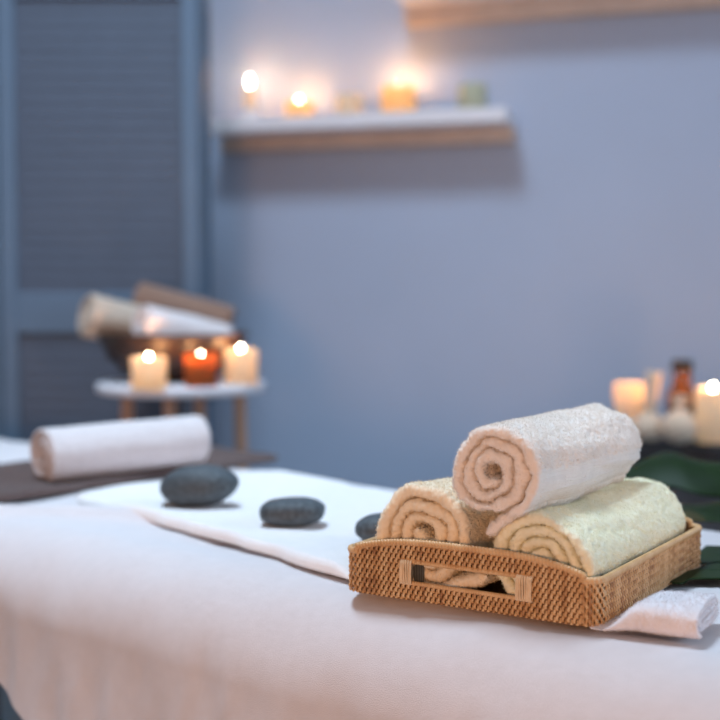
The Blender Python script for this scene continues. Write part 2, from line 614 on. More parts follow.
# ------------------------------------------------------------------ rolled towels
def rolled_towel(name, label, mat, origin, axis, L, R, pitch, r0, sx=1.0, sz=1.0, phi_end=-100, tail=0.0, seed=1, du=0.0012, dv=0.0011,
                 pile=0.0011, warp=0.0026, band=False, group=None, cat='rolled towel', up=(0, 0, 1), cone=0.0, gap=0.82, roll=0.0, ccw=False, rag=0.003, hair=0, hair_len=0.0018):
    """one long folded band of cloth wound up; the near end looks along -axis. origin = middle of the near end"""
    turns = (R - pitch / 2 - r0) / pitch
    th_max = turns * 2 * PI
    ns = 4000
    th = np.linspace(0, th_max, ns)
    rc = r0 + pitch * th / (2 * PI)
    ph = math.radians(phi_end) + (th_max - th)
    X, Z = rc * np.cos(ph), rc * np.sin(ph)
    if tail > 0:
        d = np.array([X[-1] - X[-2], Z[-1] - Z[-2]])
        d /= np.linalg.norm(d)
        k = np.linspace(0, tail, 200)[1:]
        X = np.concatenate([X, X[-1] + d[0] * k])
        Z = np.concatenate([Z, Z[-1] + d[1] * k])
    s = np.concatenate([[0], np.cumsum(np.hypot(np.diff(X), np.diff(Z)))])
    n = int(s[-1] / du)
    si = np.linspace(0, s[-1], n)
    X, Z = np.interp(si, s, X), np.interp(si, s, Z)
    tx, tz = np.gradient(X), np.gradient(Z)
    ln = np.hypot(tx, tz)
    tx, tz = tx / ln, tz / ln
    nx, nz = -tz, tx                      # left of a clockwise path = outward
    T = pitch * gap * (1 + 0.10 * vnoise(np.stack([si, si * 0, si * 0], -1), 28, seed + 5))
    # thinner towards the two ends of the band
    e = np.minimum(si, si[-1] - si)
    T = T * np.sqrt(np.clip(1 - (1 - np.clip(e / (pitch * 0.5), 0, 1)) ** 2, 0.003, 1))
    # section of the band: axial position a (0..L) and side b (-1..1)
    def spaced(fine, coarse, edge):
        q = list(np.arange(0.0, edge, fine))
        mid = np.linspace(edge, L - edge, max(3, int((L - 2 * edge) / coarse)))
        return np.concatenate([q, mid, L - np.array(q)[::-1]])
    hw = pitch * gap * 0.5
    outer = spaced(dv, dv * 1.6, 0.02)
    inner = spaced(dv, 0.012, 0.02)
    nr = 7
    ang = np.linspace(0, PI, nr + 2)[1:-1]
    A = np.concatenate([outer, L + np.sin(ang) * hw * 1.15, inner[::-1], -np.sin(ang) * hw * 1.15])
    B = np.concatenate([np.ones_like(outer), np.cos(ang), -np.ones_like(inner), -np.cos(ang)])
    px = X[:, None] + nx[:, None] * (T[:, None] / 2) * B[None]
    pz = Z[:, None] + nz[:, None] * (T[:, None] / 2) * B[None]
    shift = rag * vnoise(np.stack([si, si * 0 + 3, si * 0], -1), 22, seed + 9) + cone * (np.hypot(X, Z) / R)
    py = np.broadcast_to(A[None], px.shape) + shift[:, None] * (1 - A[None] / L * 0.5)
    # soft irregular squashing of the whole section
    q = np.stack([px, py * 0.25, pz], -1)
    wx = vnoise(q, 34, seed) * warp + vnoise(q, 75, seed + 2) * warp * 0.35
    wz = vnoise(q, 34, seed + 1) * warp + vnoise(q, 75, seed + 3) * warp * 0.35
    if roll:
        c, s_ = math.cos(roll), math.sin(roll)
        px, pz = px * c - pz * s_, px * s_ + pz * c
    P = np.stack([(px + wx) * sx, py, (pz + wz) * sz], -1)
    N = grid_normals(P, cv=True)
    amp = np.full(px.shape, pile)
    if band:
        u = si[-1] - si
        flat = ((u > 0.055) & (u < 0.098)).astype(float)
        amp = amp * (1 - 0.85 * flat[:, None])
        rib = flat * (-0.0012 + 0.0005 * np.sin(u * 2 * PI / 0.0036))
        rib += np.where((np.abs(u - 0.076) < 0.0018), 0.0008, 0.0)
        P = P + N * rib[:, None, None]
    w = RNG.uniform(-1, 1, px.shape) * 0.5 + vnoise(P, 300, seed + 20) * 1.3
    P = P + N * (amp * w)[..., None]
    if ccw:
        P[..., 0] *= -1
    fm = frame_from_y(origin, axis, up)
    Pw = P @ fm[:3, :3].T + fm[:3, 3]
    if ccw:
        Pw = Pw[:, ::-1]
    mid = fm[:3, 3] + fm[:3, 1] * L / 2
    mid = np.array([mid[0], mid[1], Pw[..., 2].min()])
    o = MB().grid(Pw, cv=True).build(name, mat, loc=mid)
    if hair:
        # terry pile: short loops on the outer wrap and on the folded ends
        dens = np.zeros(px.shape)
        last = si > si[-1] - 2 * PI * R * 1.15 - tail
        dens[last] = (B > -0.5)[None] * 1.0
        dens[:, (A < 0.022) | (A > L - 0.022)] = 1.0
        if band:
            dens[((u > 0.050) & (u < 0.102))] *= 0.04
        if ccw:
            dens = dens[:, ::-1]
        g = o.vertex_groups.new(name='pile')
        g.add(np.flatnonzero(dens.ravel() > 0.5).tolist(), 1.0, 'REPLACE')
        lo_ = np.flatnonzero((dens.ravel() > 0) & (dens.ravel() <= 0.5)).tolist()
        if lo_:
            g.add(lo_, 0.04, 'REPLACE')
        pile_hair(o, hair, hair_len)
    return tag(o, label, cat, group)


def pile_hair(o, count, length, radius=0.00034):
    md = o.modifiers.new('pile', 'PARTICLE_SYSTEM')
    ps = o.particle_systems[-1]
    st = ps.settings
    st.type = 'HAIR'
    st.count = count
    st.hair_step = 2
    st.hair_length = length
    st.use_advanced_hair = True
    st.factor_random = length * 0.16
    st.render_type = 'PATH'
    st.display_step = 2
    st.render_step = 2
    st.root_radius = radius / 0.01
    st.tip_radius = radius * 0.7 / 0.01
    st.radius_scale = 0.01
    st.emit_from = 'FACE'
    st.use_modifier_stack = False
    if o.vertex_groups:
        ps.vertex_group_density = 'pile'


def simple_roll(name, label, mat, p0, p1, R, pitch, seed, group, pile=0.0006, du=0.004, dv=0.004, **kw):
    p0, p1 = np.asarray(p0, float), np.asarray(p1, float)
    return rolled_towel(name, label, mat, p0, p1 - p0, float(np.linalg.norm(p1 - p0)), R, pitch, 0.006, seed=seed, du=du, dv=dv, pile=pile, group=group, **kw)


gb = 'rolled towels in the dark bowl'
Yb = bw_y
simple_roll('rolled_towel', 'tan rolled towel poking out of the bowl towards the louvred screen', M['tan'],
            atd(87, 317, Yb - 0.03), atd(165, 334, Yb + 0.08), 0.064, 0.014, 31, gb, phi_end=-60)
simple_roll('rolled_towel', 'brown rolled towel lying uppermost across the bowl', M['brown'],
            atd(139, 300, Yb + 0.08), atd(229, 324, Yb + 0.08), 0.053, 0.013, 32, gb, phi_end=-60)
simple_roll('rolled_towel', 'white rolled towel at the front of the bowl, lit by the candles', M['roll'],
            atd(142, 325, Yb - 0.13), atd(222, 343, Yb + 0.0), 0.056, 0.013, 33, gb, phi_end=-60)


def on_side(px, py):
    p = at(px, py, ST_Z)
    return (p[0], p[1], ST_Z + 0.0005)


gt = 'candles in front of the dark bowl'
candle('votive_candle', 'lit ivory candle in front of the dark bowl, closest to the louvred screen', on_side(149, 388.0), 0.0415, 0.072, M['wax'], power=0.85, recess=0.022, glow=0.075, group=gt)
candle('votive_candle', 'lit candle in an amber glass, middle one in front of the dark bowl', on_side(201, 386.5), 0.039, 0.078, M['amber'], power=0.40, recess=0.026, holder='wax', group=gt)
candle('votive_candle', 'lit ivory candle at the end of the row nearest the bare blue wall', on_side(241, 384.0), 0.0405, 0.085, M['wax'], power=0.65, recess=0.020, glow=0.09, group=gt)

# ------------------------------------------------------------------ dark cabinet on the far right
CB_Y = 3.10
cz = CZ - (441 - 290) / F * CB_Y
cl = (598 - 360) / F * CB_Y
cab = thing('low_cabinet', (cl + 0.5, CB_Y + 0.16, 0), -WALL_YAW * 0.3, 'low dark wooden cabinet by the wall, carrying the compress balls', 'cabinet')
bevel(MB().box((-0.5, -0.19, cz - 0.036), (0.5, 0.17, cz)).build('cabinet_top', M['dark'], cab, smooth=False), 0.004)
bevel(MB().box((-0.47, -0.16, 0.05), (0.47, 0.15, cz - 0.036)).build('cabinet_body', M['dark'], cab, smooth=False), 0.004)
for k in (-1, 1):
    d = bevel(MB().box((0.235 * k - 0.225, -0.178, 0.07), (0.235 * k + 0.225, -0.160, cz - 0.05)).build('door', M['dark'], cab, smooth=False), 0.003)
    MB().lathe([(0.004, 0), (0.004, 0.012), (0.010, 0.016), (0.011, 0.022), (0.007, 0.026), (0.0005, 0.027)], 20,
               mat4([0.03 * k, -0.178, cz - 0.2], [1, 0, 0], [0, 0, 1], [0, -1, 0])).build('knob', M['steel'], d)


def on_cab(px, Y):
    return (np.array([(px - 360) / F * Y, Y, cz + 0.0005]))


gc = 'candles on the dark cabinet'
candle('pillar_candle', 'glowing pink cream candle on the dark cabinet, beside the tied compress stalk', on_cab(630, 3.17), 0.038, 0.138, M['wax_pink'], power=0.40, recess=0.045, group=gc, off=(0.012, -0.008))
candle('pillar_candle', 'tall ivory pillar candle with a bare flame at the edge of the picture', on_cab(714, 3.06), 0.043, 0.132, M['wax'], power=1.1, glow=0.10, recess=0.016, group=gc)


def compress(label, loc, tilt, az, scale=1.0, stalk=0.09):
    """cloth ball bound with string, cloth gathered into a stalk"""
    root = thing('herbal_compress', loc, 0, label, 'herbal compress', 'herbal compress balls on the dark cabinet')
    a = np.linspace(0, 2 * PI, 56, endpoint=False)
    prof = [(0.001, -0.034), (0.020, -0.032), (0.036, -0.022), (0.044, -0.004), (0.042, 0.012), (0.032, 0.026), (0.020, 0.036), (0.013, 0.042), (0.0125, 0.047)]
    prof2 = [(0.0125, 0.047), (0.015, 0.054), (0.0165, 0.054 + stalk * 0.4), (0.018, 0.054 + stalk * 0.8), (0.021, 0.052 + stalk), (0.010, 0.050 + stalk), (0.0008, 0.046 + stalk)]
    ct, st_ = math.cos(tilt), math.sin(tilt)
    ca, sa = math.cos(az), math.sin(az)
    ez = np.array([st_ * ca, st_ * sa, ct])
    ex = np.array([ct * ca, ct * sa, -st_])
    ey = np.cross(ez, ex)
    mm = mat4([0, 0, 0.034 * scale], ex, ey, ez)

    def skin(pr, ripple):
        P = np.array([[(r * (1 + ripple * min(1, max(0, (z + 0.01) / 0.05)) * math.sin(11 * t + 3 * z / 0.05)) * math.cos(t), r * (1 + ripple * min(1, max(0, (z + 0.01) / 0.05)) * math.sin(11 * t + 3 * z / 0.05)) * math.sin(t), z) for t in a] for r, z in pr])
        return (P * scale) @ mm[:3, :3].T + mm[:3, 3]
    MB().grid(skin(prof, 0.07)[:, ::-1], cv=True).build('herb_ball', M['linen'], root)
    MB().grid(skin(prof2, 0.08)[:, ::-1], cv=True).build('cloth_stalk', M['linen'], root)
    c = np.array([[0.0142 * math.cos(t), 0.0142 * math.sin(t), 0.043 + 0.0012 * t / PI] for t in np.linspace(0, 6 * PI, 70)])
    MB().tube((c * scale) @ mm[:3, :3].T + mm[:3, 3], 0.0016, 6).build('string_tie', M['string'], root)
    return root


compress('compress ball with an upright tied stalk, beside the pink cream candle', on_cab(650, 3.10), 0.10, 0.3, 0.95, 0.095)
compress('compress ball in front of the dark bottle, its short stalk leaning away', on_cab(681, 3.06), 0.35, 1.2, 1.06, 0.022)

bt = thing('oil_bottle', on_cab(683, 3.22), 0, 'amber glass oil bottle with a black cap behind the compress balls', 'bottle')
MB().lathe([(0.030, 0), (0.038, 0.004), (0.039, 0.02), (0.039, 0.096), (0.035, 0.113), (0.027, 0.124), (0.0235, 0.132), (0.0235, 0.166), (0.0205, 0.166), (0.0205, 0.132), (0.032, 0.108), (0.036, 0.094), (0.036, 0.008), (0.0005, 0.006)], 40).build('bottle_glass', M['bottle'], bt)
MB().lathe([(0.0265, 0.167), (0.0265, 0.191), (0.024, 0.194), (0.0005, 0.194)], 32).build('cap', M['cap'], bt)

# ------------------------------------------------------------------ massage table and its cover
TU = np.array([0.769, -0.640])          # along the table to the right (towards the camera)
TU = TU / np.linalg.norm(TU)
TV = np.array([-TU[1], TU[0]])          # across, away from the camera
TV = TV if TV[1] > 0 else -TV
E0 = at(0, 535, TABLE_Z)[:2]            # a point of the near edge
T_LEFT, T_RIGHT, T_WIDE = -1.22, 1.20, 0.765


def tbl(u, v, z):
    return np.array([E0[0] + TU[0] * u + TV[0] * v, E0[1] + TU[1] * u + TV[1] * v, z])


def uv_of(p):
    d = np.asarray(p)[:2] - E0
    return float(d @ TU), float(d @ TV)


tz = math.atan2(TU[1], TU[0])
mc = tbl((T_LEFT + T_RIGHT) / 2, T_WIDE / 2, 0)
mt = thing('massage_table', mc, tz, 'massage table hidden under the white terry cover', 'massage table')
hl, hwid = (T_RIGHT - T_LEFT) / 2 - 0.056, T_WIDE / 2 - 0.056
o = MB().box((-hl, -hwid, TABLE_Z - 0.075), (hl, hwid, TABLE_Z - 0.042)).build('padded_top', M['vinyl'], mt, smooth=False)
bevel(o, 0.03, 4)
for sx in (-1, 1):
    for sy in (-1, 1):
        MB().tube([(sx * (hl - 0.22), sy * (hwid - 0.10), 0), (sx * (hl - 0.25), sy * (hwid - 0.12), TABLE_Z - 0.074)], 0.018, 14).build('leg', M['steel'], mt)

# cover: a sheet that lies on the top and bends down over the edges
RB = 0.110
su = np.concatenate([np.linspace(T_LEFT - 0.36, T_LEFT + 0.1, 60)[:-1], np.linspace(T_LEFT + 0.1, T_RIGHT - 0.1, 520)[:-1], np.linspace(T_RIGHT - 0.1, T_RIGHT + 0.36, 40)])
s1 = np.linspace(-1, 0, 170)[:-1]       # near drop, scaled by the local hem length
s2 = np.linspace(0, 1, 260)[:-1]
s3 = np.linspace(1, 2, 40)
sv = np.concatenate([s1, s2, s3])
U, S = np.meshgrid(su, sv, indexing='ij')
u_left = uv_of(at(0, 535, TABLE_Z))[0]
hem_near = np.clip(0.105 + 0.45 * (U - u_left), 0.09, 0.46)
inner_lo = RB
Vv = np.where(S < 0, inner_lo + S * (hem_near + RB * (PI / 2)), np.where(S <= 1, inner_lo + S * (T_WIDE - 2 * RB), T_WIDE - RB + (S - 1) * 0.34))
ulo, uhi = T_LEFT + RB, T_RIGHT - RB
vlo, vhi = RB, T_WIDE - RB
cu_, cv_ = np.clip(U, ulo, uhi), np.clip(Vv, vlo, vhi)
dU, dV = U - cu_, Vv - cv_
D = np.hypot(dU, dV)
dirU, dirV = np.where(D > 1e-9, dU / (D + 1e-12), 0), np.where(D > 1e-9, dV / (D + 1e-12), 0)
arc = RB * PI / 2
off = np.where(D < arc, RB * np.sin(np.minimum(D, arc) / RB), RB + 0.10 * np.maximum(D - arc, 0) ** 2 / (np.abs(D - arc) + 0.08))
Zc = np.where(D < arc, -(RB - RB * np.cos(np.minimum(D, arc) / RB)), -RB - (D - arc) * 0.99)
drape = np.clip((D - arc * 0.55) / 0.16, 0, 1)
drape = drape * drape * (3 - 2 * drape)
q = np.stack([U, Vv * 0.18, U * 0], -1)
fold = vnoise(q, 6, 3) * 0.010 + vnoise(q, 24, 4) * 0.0060 + vnoise(np.stack([U, Vv * 0.5, U * 0], -1), 46, 8) * 0.0011
off = off + drape * fold
# soft creases of the sheet on top
q2 = np.stack([U, Vv, U * 0], -1)
Zc = Zc + (1 - drape) * (vnoise(q2, 7, 12) * 0.0030 + vnoise(q2, 18, 13) * 0.0016)
cx, cy = cu_ + dirU * off, cv_ + dirV * off
# a low ridge of slack cloth in front of the taupe towel
ra = np.array(uv_of(at(-40, 508, TABLE_Z)))
rb_ = np.array(uv_of(at(165, 521, TABLE_Z)))
ab = rb_ - ra
tt = np.clip(((cx - ra[0]) * ab[0] + (cy - ra[1]) * ab[1]) / (ab @ ab), 0, 1)
dist = np.hypot(cx - ra[0] - tt * ab[0], cy - ra[1] - tt * ab[1])
Zc = Zc + 0.015 * np.exp(-(dist / 0.022) ** 2) * (1 - drape)
PX = E0[0] + TU[0] * cx + TV[0] * cy
PY = E0[1] + TU[1] * cx + TV[1] * cy
P = np.stack([PX, PY, TABLE_Z - 0.0045 + Zc], -1)
P[..., 2] += RNG.uniform(-1, 1, PX.shape) * 0.0003
cov = MB().grid(P).build('massage_table_cover', M['cover'], loc=mc * np.array([1, 1, 0]) + np.array([0, 0, TABLE_Z]))
tag(cov, 'white terry cover draped over the massage table and hanging down its side', 'table cover')
sol = cov.modifiers.new('thickness', 'SOLIDIFY')
sol.thickness = 0.003
sol.offset = -1.0 if False else 1.0
COVER_TOP = TABLE_Z


# ------------------------------------------------------------------ flat folded cloths
def slab(name, label, mat, A, du, dv, lu, lv, t, cat, base, seed, press=None, n=(260, 160), pile=0.0004, wav=0.006, corner=0.04, lump=0.003, edge_r=None, group=None):
    """folded cloth: A corner (x,y), directions du,dv, lengths; height t with rounded fold edges.
    press(x, y) -> 0..1 squeezes it flat under a load"""
    def ease(k):
        x = np.linspace(0, 1, k)
        return 0.5 * x + 0.5 * (0.5 - 0.5 * np.cos(PI * x))
    a, c = np.meshgrid(ease(n[0]) * lu, ease(n[1]) * lv, indexing='ij')
    # rounded plan
    ex = np.minimum(a, lu - a)
    ey = np.minimum(c, lv - c)
    rr = corner
    # squeeze corners inwards so that the outline is rounded
    k = np.clip(1 - ex / rr, 0, 1)
    l = np.clip(1 - ey / rr, 0, 1)
    sh = 1 - np.sqrt(np.clip(1 - 0.5 * np.minimum(k, l) ** 2, 0, 1))
    a2 = a + np.where(a < lu / 2, 1, -1) * sh * rr * 1.0
    c2 = c + np.where(c < lv / 2, 1, -1) * sh * rr * 1.0
    r = edge_r or t * 0.7
    e = np.minimum(ex, ey)
    prof = np.sqrt(np.clip(1 - (1 - np.clip(e / r, 0, 1)) ** 2, 0, 1))
    X = A[0] + du[0] * a2 + dv[0] * c2
    Y = A[1] + du[1] * a2 + dv[1] * c2
    q = np.stack([a, c, a * 0], -1)
    w = vnoise(q, 11, seed) * wav + vnoise(q, 30, seed + 1) * wav * 0.3
    near = np.exp(-e / 0.05)
    X = X + dv[0] * w * near
    Y = Y + dv[1] * w * near
    T = np.full(a.shape, t) + vnoise(q, 9, seed + 3) * lump + vnoise(q, 25, seed + 4) * lump * 0.4
    if press is not None:
        T = T * (1 - press(X, Y))
    T = np.maximum(T, 0.0012)
    top = base + T * (0.28 + 0.72 * prof) + RNG.uniform(-1, 1, a.shape) * pile * prof
    bot = base + T * 0.28 * (1 - prof)
    mb = MB()
    mb.grid(np.stack([X, Y, top], -1))
    mb.grid(np.stack([X, Y, np.minimum(bot, top - 0.0002)], -1)[:, ::-1])
    cen = np.array([X.mean(), Y.mean(), base])
    return tag(mb.build(name, mat, loc=cen), label, cat, group)


# tray footprint (needed for the pressed cloth)
TC2 = at(597, 632, TABLE_Z)[:2]
FV = np.array([0.846, -0.533])
FV = FV / np.linalg.norm(FV)
TL = 0.298                               # short side length
TC = TC2 - FV * TL
SV = np.array([-FV[1], FV[0]])
TD = 0.345                               # long side


def tray_pt(s, q, z):
    return np.array([TC[0] + FV[0] * s + SV[0] * q, TC[1] + FV[1] * s + SV[1] * q, z])


def tray_press(margin, strength=0.93):
    def f(X, Y):
        s = (X - TC[0]) * FV[0] + (Y - TC[1]) * FV[1]
        q = (X - TC[0]) * SV[0] + (Y - TC[1]) * SV[1]
        dx = np.maximum(np.maximum(-s, s - TL), 0)
        dy = np.maximum(np.maximum(-q, q - TD), 0)
        d = np.hypot(dx, dy)
        k = np.clip(1 - (d - 0.004) / margin, 0, 1)
        return strength * k * k * (3 - 2 * k)
    return f


BASE = TABLE_Z + 0.0015
# runner towel under the stones
RD = np.array([0.636, -0.772])
RW = np.array([0.772, 0.636])
r0 = at(68, 502, TABLE_Z)[:2]
slab('folded_towel', 'long white folded towel under the three dark stones', M['runner'], r0, RD, RW, 0.80, 0.41, 0.017, 'towel', BASE, 41,
     press=tray_press(0.06), n=(420, 220), wav=0.008, lump=0.003, corner=0.05)
# taupe towel
ta = at(-48, 512, TABLE_Z)[:2]
tc_ = at(288, 461, TABLE_Z)[:2]
td = tc_ - ta
tl = float(np.linalg.norm(td))
td = td / tl
tn = np.array([-td[1], td[0]])
slab('folded_towel', 'taupe folded towel under the white rolled towel', M['taupe'], ta, td, tn, tl, 0.34, 0.013, 'towel', BASE, 51, n=(300, 160), wav=0.008, lump=0.004, corner=0.05, pile=0.0008)
# white folded towel at the corner of the tray
fa = at(599, 634, TABLE_Z)[:2]
fb = at(722, 651, TABLE_Z)[:2]
fd = fb - fa
fd = fd / np.linalg.norm(fd)
fn = np.array([-fd[1], fd[0]])
FLEN = 0.118 + 0.10


# ------------------------------------------------------------------ white rolled towel on taupe
zt_ = TABLE_Z + 0.0145
pa = at(44, 481, zt_)
pb = at(196, 464, zt_)
simple_roll('rolled_towel', 'plain white rolled towel lying on the taupe folded towel', M['roll'], pa + np.array([0, 0, 0.046]), pb + np.array([0, 0, 0.048]), 0.049, 0.0095, 61, None,
            pile=0.0006, du=0.0022, dv=0.0022, phi_end=-75, warp=0.0016, sx=1.0, sz=0.99)


# ------------------------------------------------------------------ stones
def stone(label, px, py, w, d, h, zb, rz, seed, tilt=0.0):
    c = at(px, py, zb)
    n, m = 70, 96
    th = np.linspace(0.001, PI - 0.001, n)
    ph = np.linspace(0, 2 * PI, m, endpoint=False)
    A, B = np.meshgrid(th, ph, indexing='ij')
    D = np.stack([np.sin(A) * np.cos(B), np.sin(A) * np.sin(B), np.cos(A)], -1)
    # squarish-round pebble
    k = (np.abs(D) ** 2.25).sum(-1) ** (-1 / 2.25)
    P = D * k[..., None] * np.array([w / 2, d / 2, h / 2])
    P = P * (1 + 0.06 * vnoise(D, 1.3, seed)[..., None] + 0.02 * vnoise(D, 3.1, seed + 1)[..., None])
    c2, s2_ = math.cos(tilt), math.sin(tilt)
    P = np.stack([P[..., 0] * c2 - P[..., 2] * s2_, P[..., 1], P[..., 0] * s2_ + P[..., 2] * c2], -1)
    cr, sr = math.cos(rz), math.sin(rz)
    P = np.stack([P[..., 0] * cr - P[..., 1] * sr, P[..., 0] * sr + P[..., 1] * cr, P[..., 2]], -1)
    P[..., 2] -= P[..., 2].min()
    o = MB().grid(P, cv=True).build('massage_stone', M['stone'])
    o.location = (c[0], c[1] + d * 0.22, zb)
    return tag(o, label, 'massage stone', 'dark stones on the white towel')


ZR = BASE + 0.0165
stone('largest dark stone, next to the white rolled towel on taupe', 198, 509, 0.114, 0.088, 0.061, ZR, -0.25, 71, 0.10)
stone('medium dark stone in the middle of the row of three', 292, 528, 0.092, 0.07, 0.039, ZR, -0.1, 72, 0.02)
stone('dark stone half hidden behind the peach rolled towel in the wicker tray', 384, 545, 0.072, 0.058, 0.038, ZR - 0.003, 0.2, 73)


# ------------------------------------------------------------------ wicker tray
TZ = TABLE_Z + 0.0035
tray = thing('wicker_tray', tray_pt(TL / 2, TD / 2, TZ), math.atan2(FV[1], FV[0]), 'brown woven wicker tray with a handle slot, holding three rolled towels', 'tray')
# everything below is built in the tray's own frame: x along the short side, y along the long side, origin at the middle
CR = 0.016            # corner radius
HX, HY = TL / 2, TD / 2
PITCH_C = 0.0031
ROW = 0.0053


def side_h(x):
    """height of the short sides: low at the corners, arched over the handle"""
    k = np.abs(x) / HX
    return 0.046 + 0.0185 * np.clip(1 - k ** 3.2, 0, 1)


LONG_H = 0.046




SLOT = (-0.072, 0.074)        # along x
SLOT_Z = (0.019, 0.0425)


def weave(cols, to_world, heights, slots, mbuf, rods, core):
    """cols: positions along the wall; to_world(s, out, z)"""
    for i, s in enumerate(cols):
        H = heights(s)
        segs = [(0.0005, H)]
        if slots is not None and slots[0] < s < slots[1]:
            segs = [(0.0005, SLOT_Z[0]), (SLOT_Z[1], H)]
        for z0, z1 in segs:
            n = max(6, int((z1 - z0) / 0.0009))
            z = np.linspace(z0, z1, n)
            wv = np.cos(PI * z / ROW + PI * (i % 2) + 0.0)
            out = 0.0006 + 0.0013 * np.sign(wv) * np.abs(wv) ** 0.8 + 0.0002 * math.sin(i * 2.7)
            lean = 0.0004 * np.sin(PI * z / ROW + PI * (i % 2))
            a = np.linspace(0, 2 * PI, 6, endpoint=False)
            hwid_, ht = 0.00172, 0.00105
            S = s + lean[:, None] + hwid_ * np.cos(a)[None]
            O = out[:, None] + ht * np.sin(a)[None]
            Zs = np.broadcast_to(z[:, None], S.shape)
            P = to_world(S, O, Zs)
            mbuf.grid(P, cv=True)


def straight(fixed, axis, sign):
    """axis 'x': wall runs along x at y=fixed; out = sign direction"""
    def f(S, O, Z):
        if axis == 'x':
            return np.stack([S, fixed + sign * O, Z], -1)
        return np.stack([fixed + sign * O, S, Z], -1)
    return f


def rod_pts(a, b_, n=60):
    return np.linspace(a, b_, n)


def make_wall(name, axis, fixed, sign, half, heights, slots, label=None):
    cols = np.arange(-half, half + 1e-9, PITCH_C)
    cols = cols + (half - cols[-1]) / 2
    mb = MB()
    f = straight(fixed, axis, sign)
    weave(cols, f, heights, slots, mb, None, None)
    o = mb.build(name, M['rattan'], tray)
    # horizontal reeds inside the weave
    rb = MB()
    zmax = max(float(heights(np.array(0.0))), float(heights(np.array(half))))
    r = 0
    while r * ROW < zmax - 0.002:
        z = r * ROW + 0.0008
        xs = np.linspace(-half, half, 160)
        ok = heights(xs) > z + 0.001
        if slots is not None and SLOT_Z[0] - 0.001 < z < SLOT_Z[1] + 0.001:
            ok &= ~((xs > slots[0] - 0.001) & (xs < slots[1] + 0.001))
        run = []
        for x, k in zip(xs, ok):
            if k:
                run.append(x)
            if (not k or x == xs[-1]) and len(run) > 2:
                rr = np.array(run)
                rb.tube(f(rr, rr * 0, rr * 0 + z), 0.0011, 6)
            if not k:
                run = []
        r += 1
    # thin inner lining so that no light leaks through the weave
    xs = np.linspace(-half, half, 120)

    def strip(x, za, zb):
        for off_, fl in ((-0.0034, False), (-0.0046, True)):
            P = np.stack([f(x, x * 0 + off_, x * 0 + za), f(x, x * 0 + off_, x * 0 + zb)], 1)
            rb.grid(P if fl else P[:, ::-1])
    h = heights(xs)
    if slots is None:
        strip(xs, 0.001, h - 0.001)
    else:
        l_, m_, r_ = xs <= slots[0], (xs >= slots[0]) & (xs <= slots[1]), xs >= slots[1]
        l_ = xs[l_]
        strip(l_, 0.001, heights(l_) - 0.001)
        r_ = xs[r_]
        strip(r_, 0.001, heights(r_) - 0.001)
        m_ = np.linspace(slots[0], slots[1], 60)
        strip(m_, 0.001, SLOT_Z[0])
        strip(m_, SLOT_Z[1], heights(m_) - 0.001)
    rb.build('reed_core', M['core'], o)
    return o


const_h = lambda x: np.asarray(x) * 0 + LONG_H
make_wall('end_panel', 'x', -HY, -1, HX - CR, side_h, SLOT)
make_wall('end_panel', 'x', HY, 1, HX - CR, side_h, SLOT)
make_wall('side_panel', 'y', HX, 1, HY - CR, const_h, None)
make_wall('side_panel', 'y', -HX, -1, HY - CR, const_h, None)

# rounded corners
for sx in (-1, 1):
    for sy in (-1, 1):
        mb = MB()
        cxy = np.array([sx * (HX - CR), sy * (HY - CR)])
        na = max(4, int(CR * PI / 2 / PITCH_C))

        def fc(S, O, Z, c=cxy, sx=sx, sy=sy):
            ang = S / CR
            return np.stack([c[0] + sx * (CR + O) * np.cos(ang), c[1] + sy * (CR + O) * np.sin(ang), Z], -1)
        cols = (np.arange(na) + 0.5) * CR * PI / 2 / na
        hc = lambda s: 0.046
        weave(cols, fc, hc, None, mb, None, None)
        cs = np.linspace(0, CR * PI / 2, 10)
        P = np.stack([fc(cs, cs * 0 - 0.0028, cs * 0 + 0.001), fc(cs, cs * 0 - 0.0028, cs * 0 + 0.045)], 1)
        mb.build('corner_weave', M['rattan'], tray)

# wrapped rim all the way round
loop = []
for x in np.linspace(-HX + CR, HX - CR, 300):
    loop.append((x, -HY, float(side_h(x))))
for a in np.linspace(-PI / 2, 0, 14)[1:-1]:
    loop.append((HX - CR + CR * math.cos(a), -HY + CR + CR * math.sin(a), 0.0465))
for y in np.linspace(-HY + CR, HY - CR, 300):
    loop.append((HX, y, LONG_H))
for a in np.linspace(0, PI / 2, 14)[1:-1]:
    loop.append((HX - CR + CR * math.cos(a), HY - CR + CR * math.sin(a), 0.0465))
for x in np.linspace(HX - CR, -HX + CR, 300):
    loop.append((x, HY, float(side_h(x))))
for a in np.linspace(PI / 2, PI, 14)[1:-1]:
    loop.append((-HX + CR + CR * math.cos(a), HY - CR + CR * math.sin(a), 0.0465))
for y in np.linspace(HY - CR, -HY + CR, 300):
    loop.append((-HX, y, LONG_H))
for a in np.linspace(PI, 1.5 * PI, 14)[1:-1]:
    loop.append((-HX + CR + CR * math.cos(a), -HY + CR + CR * math.sin(a), 0.0465))
loop = np.array(loop)
seg = np.linalg.norm(np.roll(loop, -1, 0) - loop, axis=1)
sl = np.concatenate([[0], np.cumsum(seg)])
lp = np.vstack([loop, loop[:1]])
ls = np.arange(0, sl[-1], 0.00055)
lp = np.stack([np.interp(ls, sl, lp[:, k]) for k in range(3)], -1)
tg = np.roll(lp, -1, 0) - np.roll(lp, 1, 0)
tg /= np.linalg.norm(tg, axis=1)[:, None]
sd = np.cross(tg, [0, 0, 1.0])
sd /= np.linalg.norm(sd, axis=1)[:, None]
ub = np.cross(sd, tg)
a = np.linspace(0, 2 * PI, 14, endpoint=False)
per = sl[-1] / round(sl[-1] / 0.0040)
phs = (ls[:, None] / per + a[None] / (2 * PI)) % 1.0
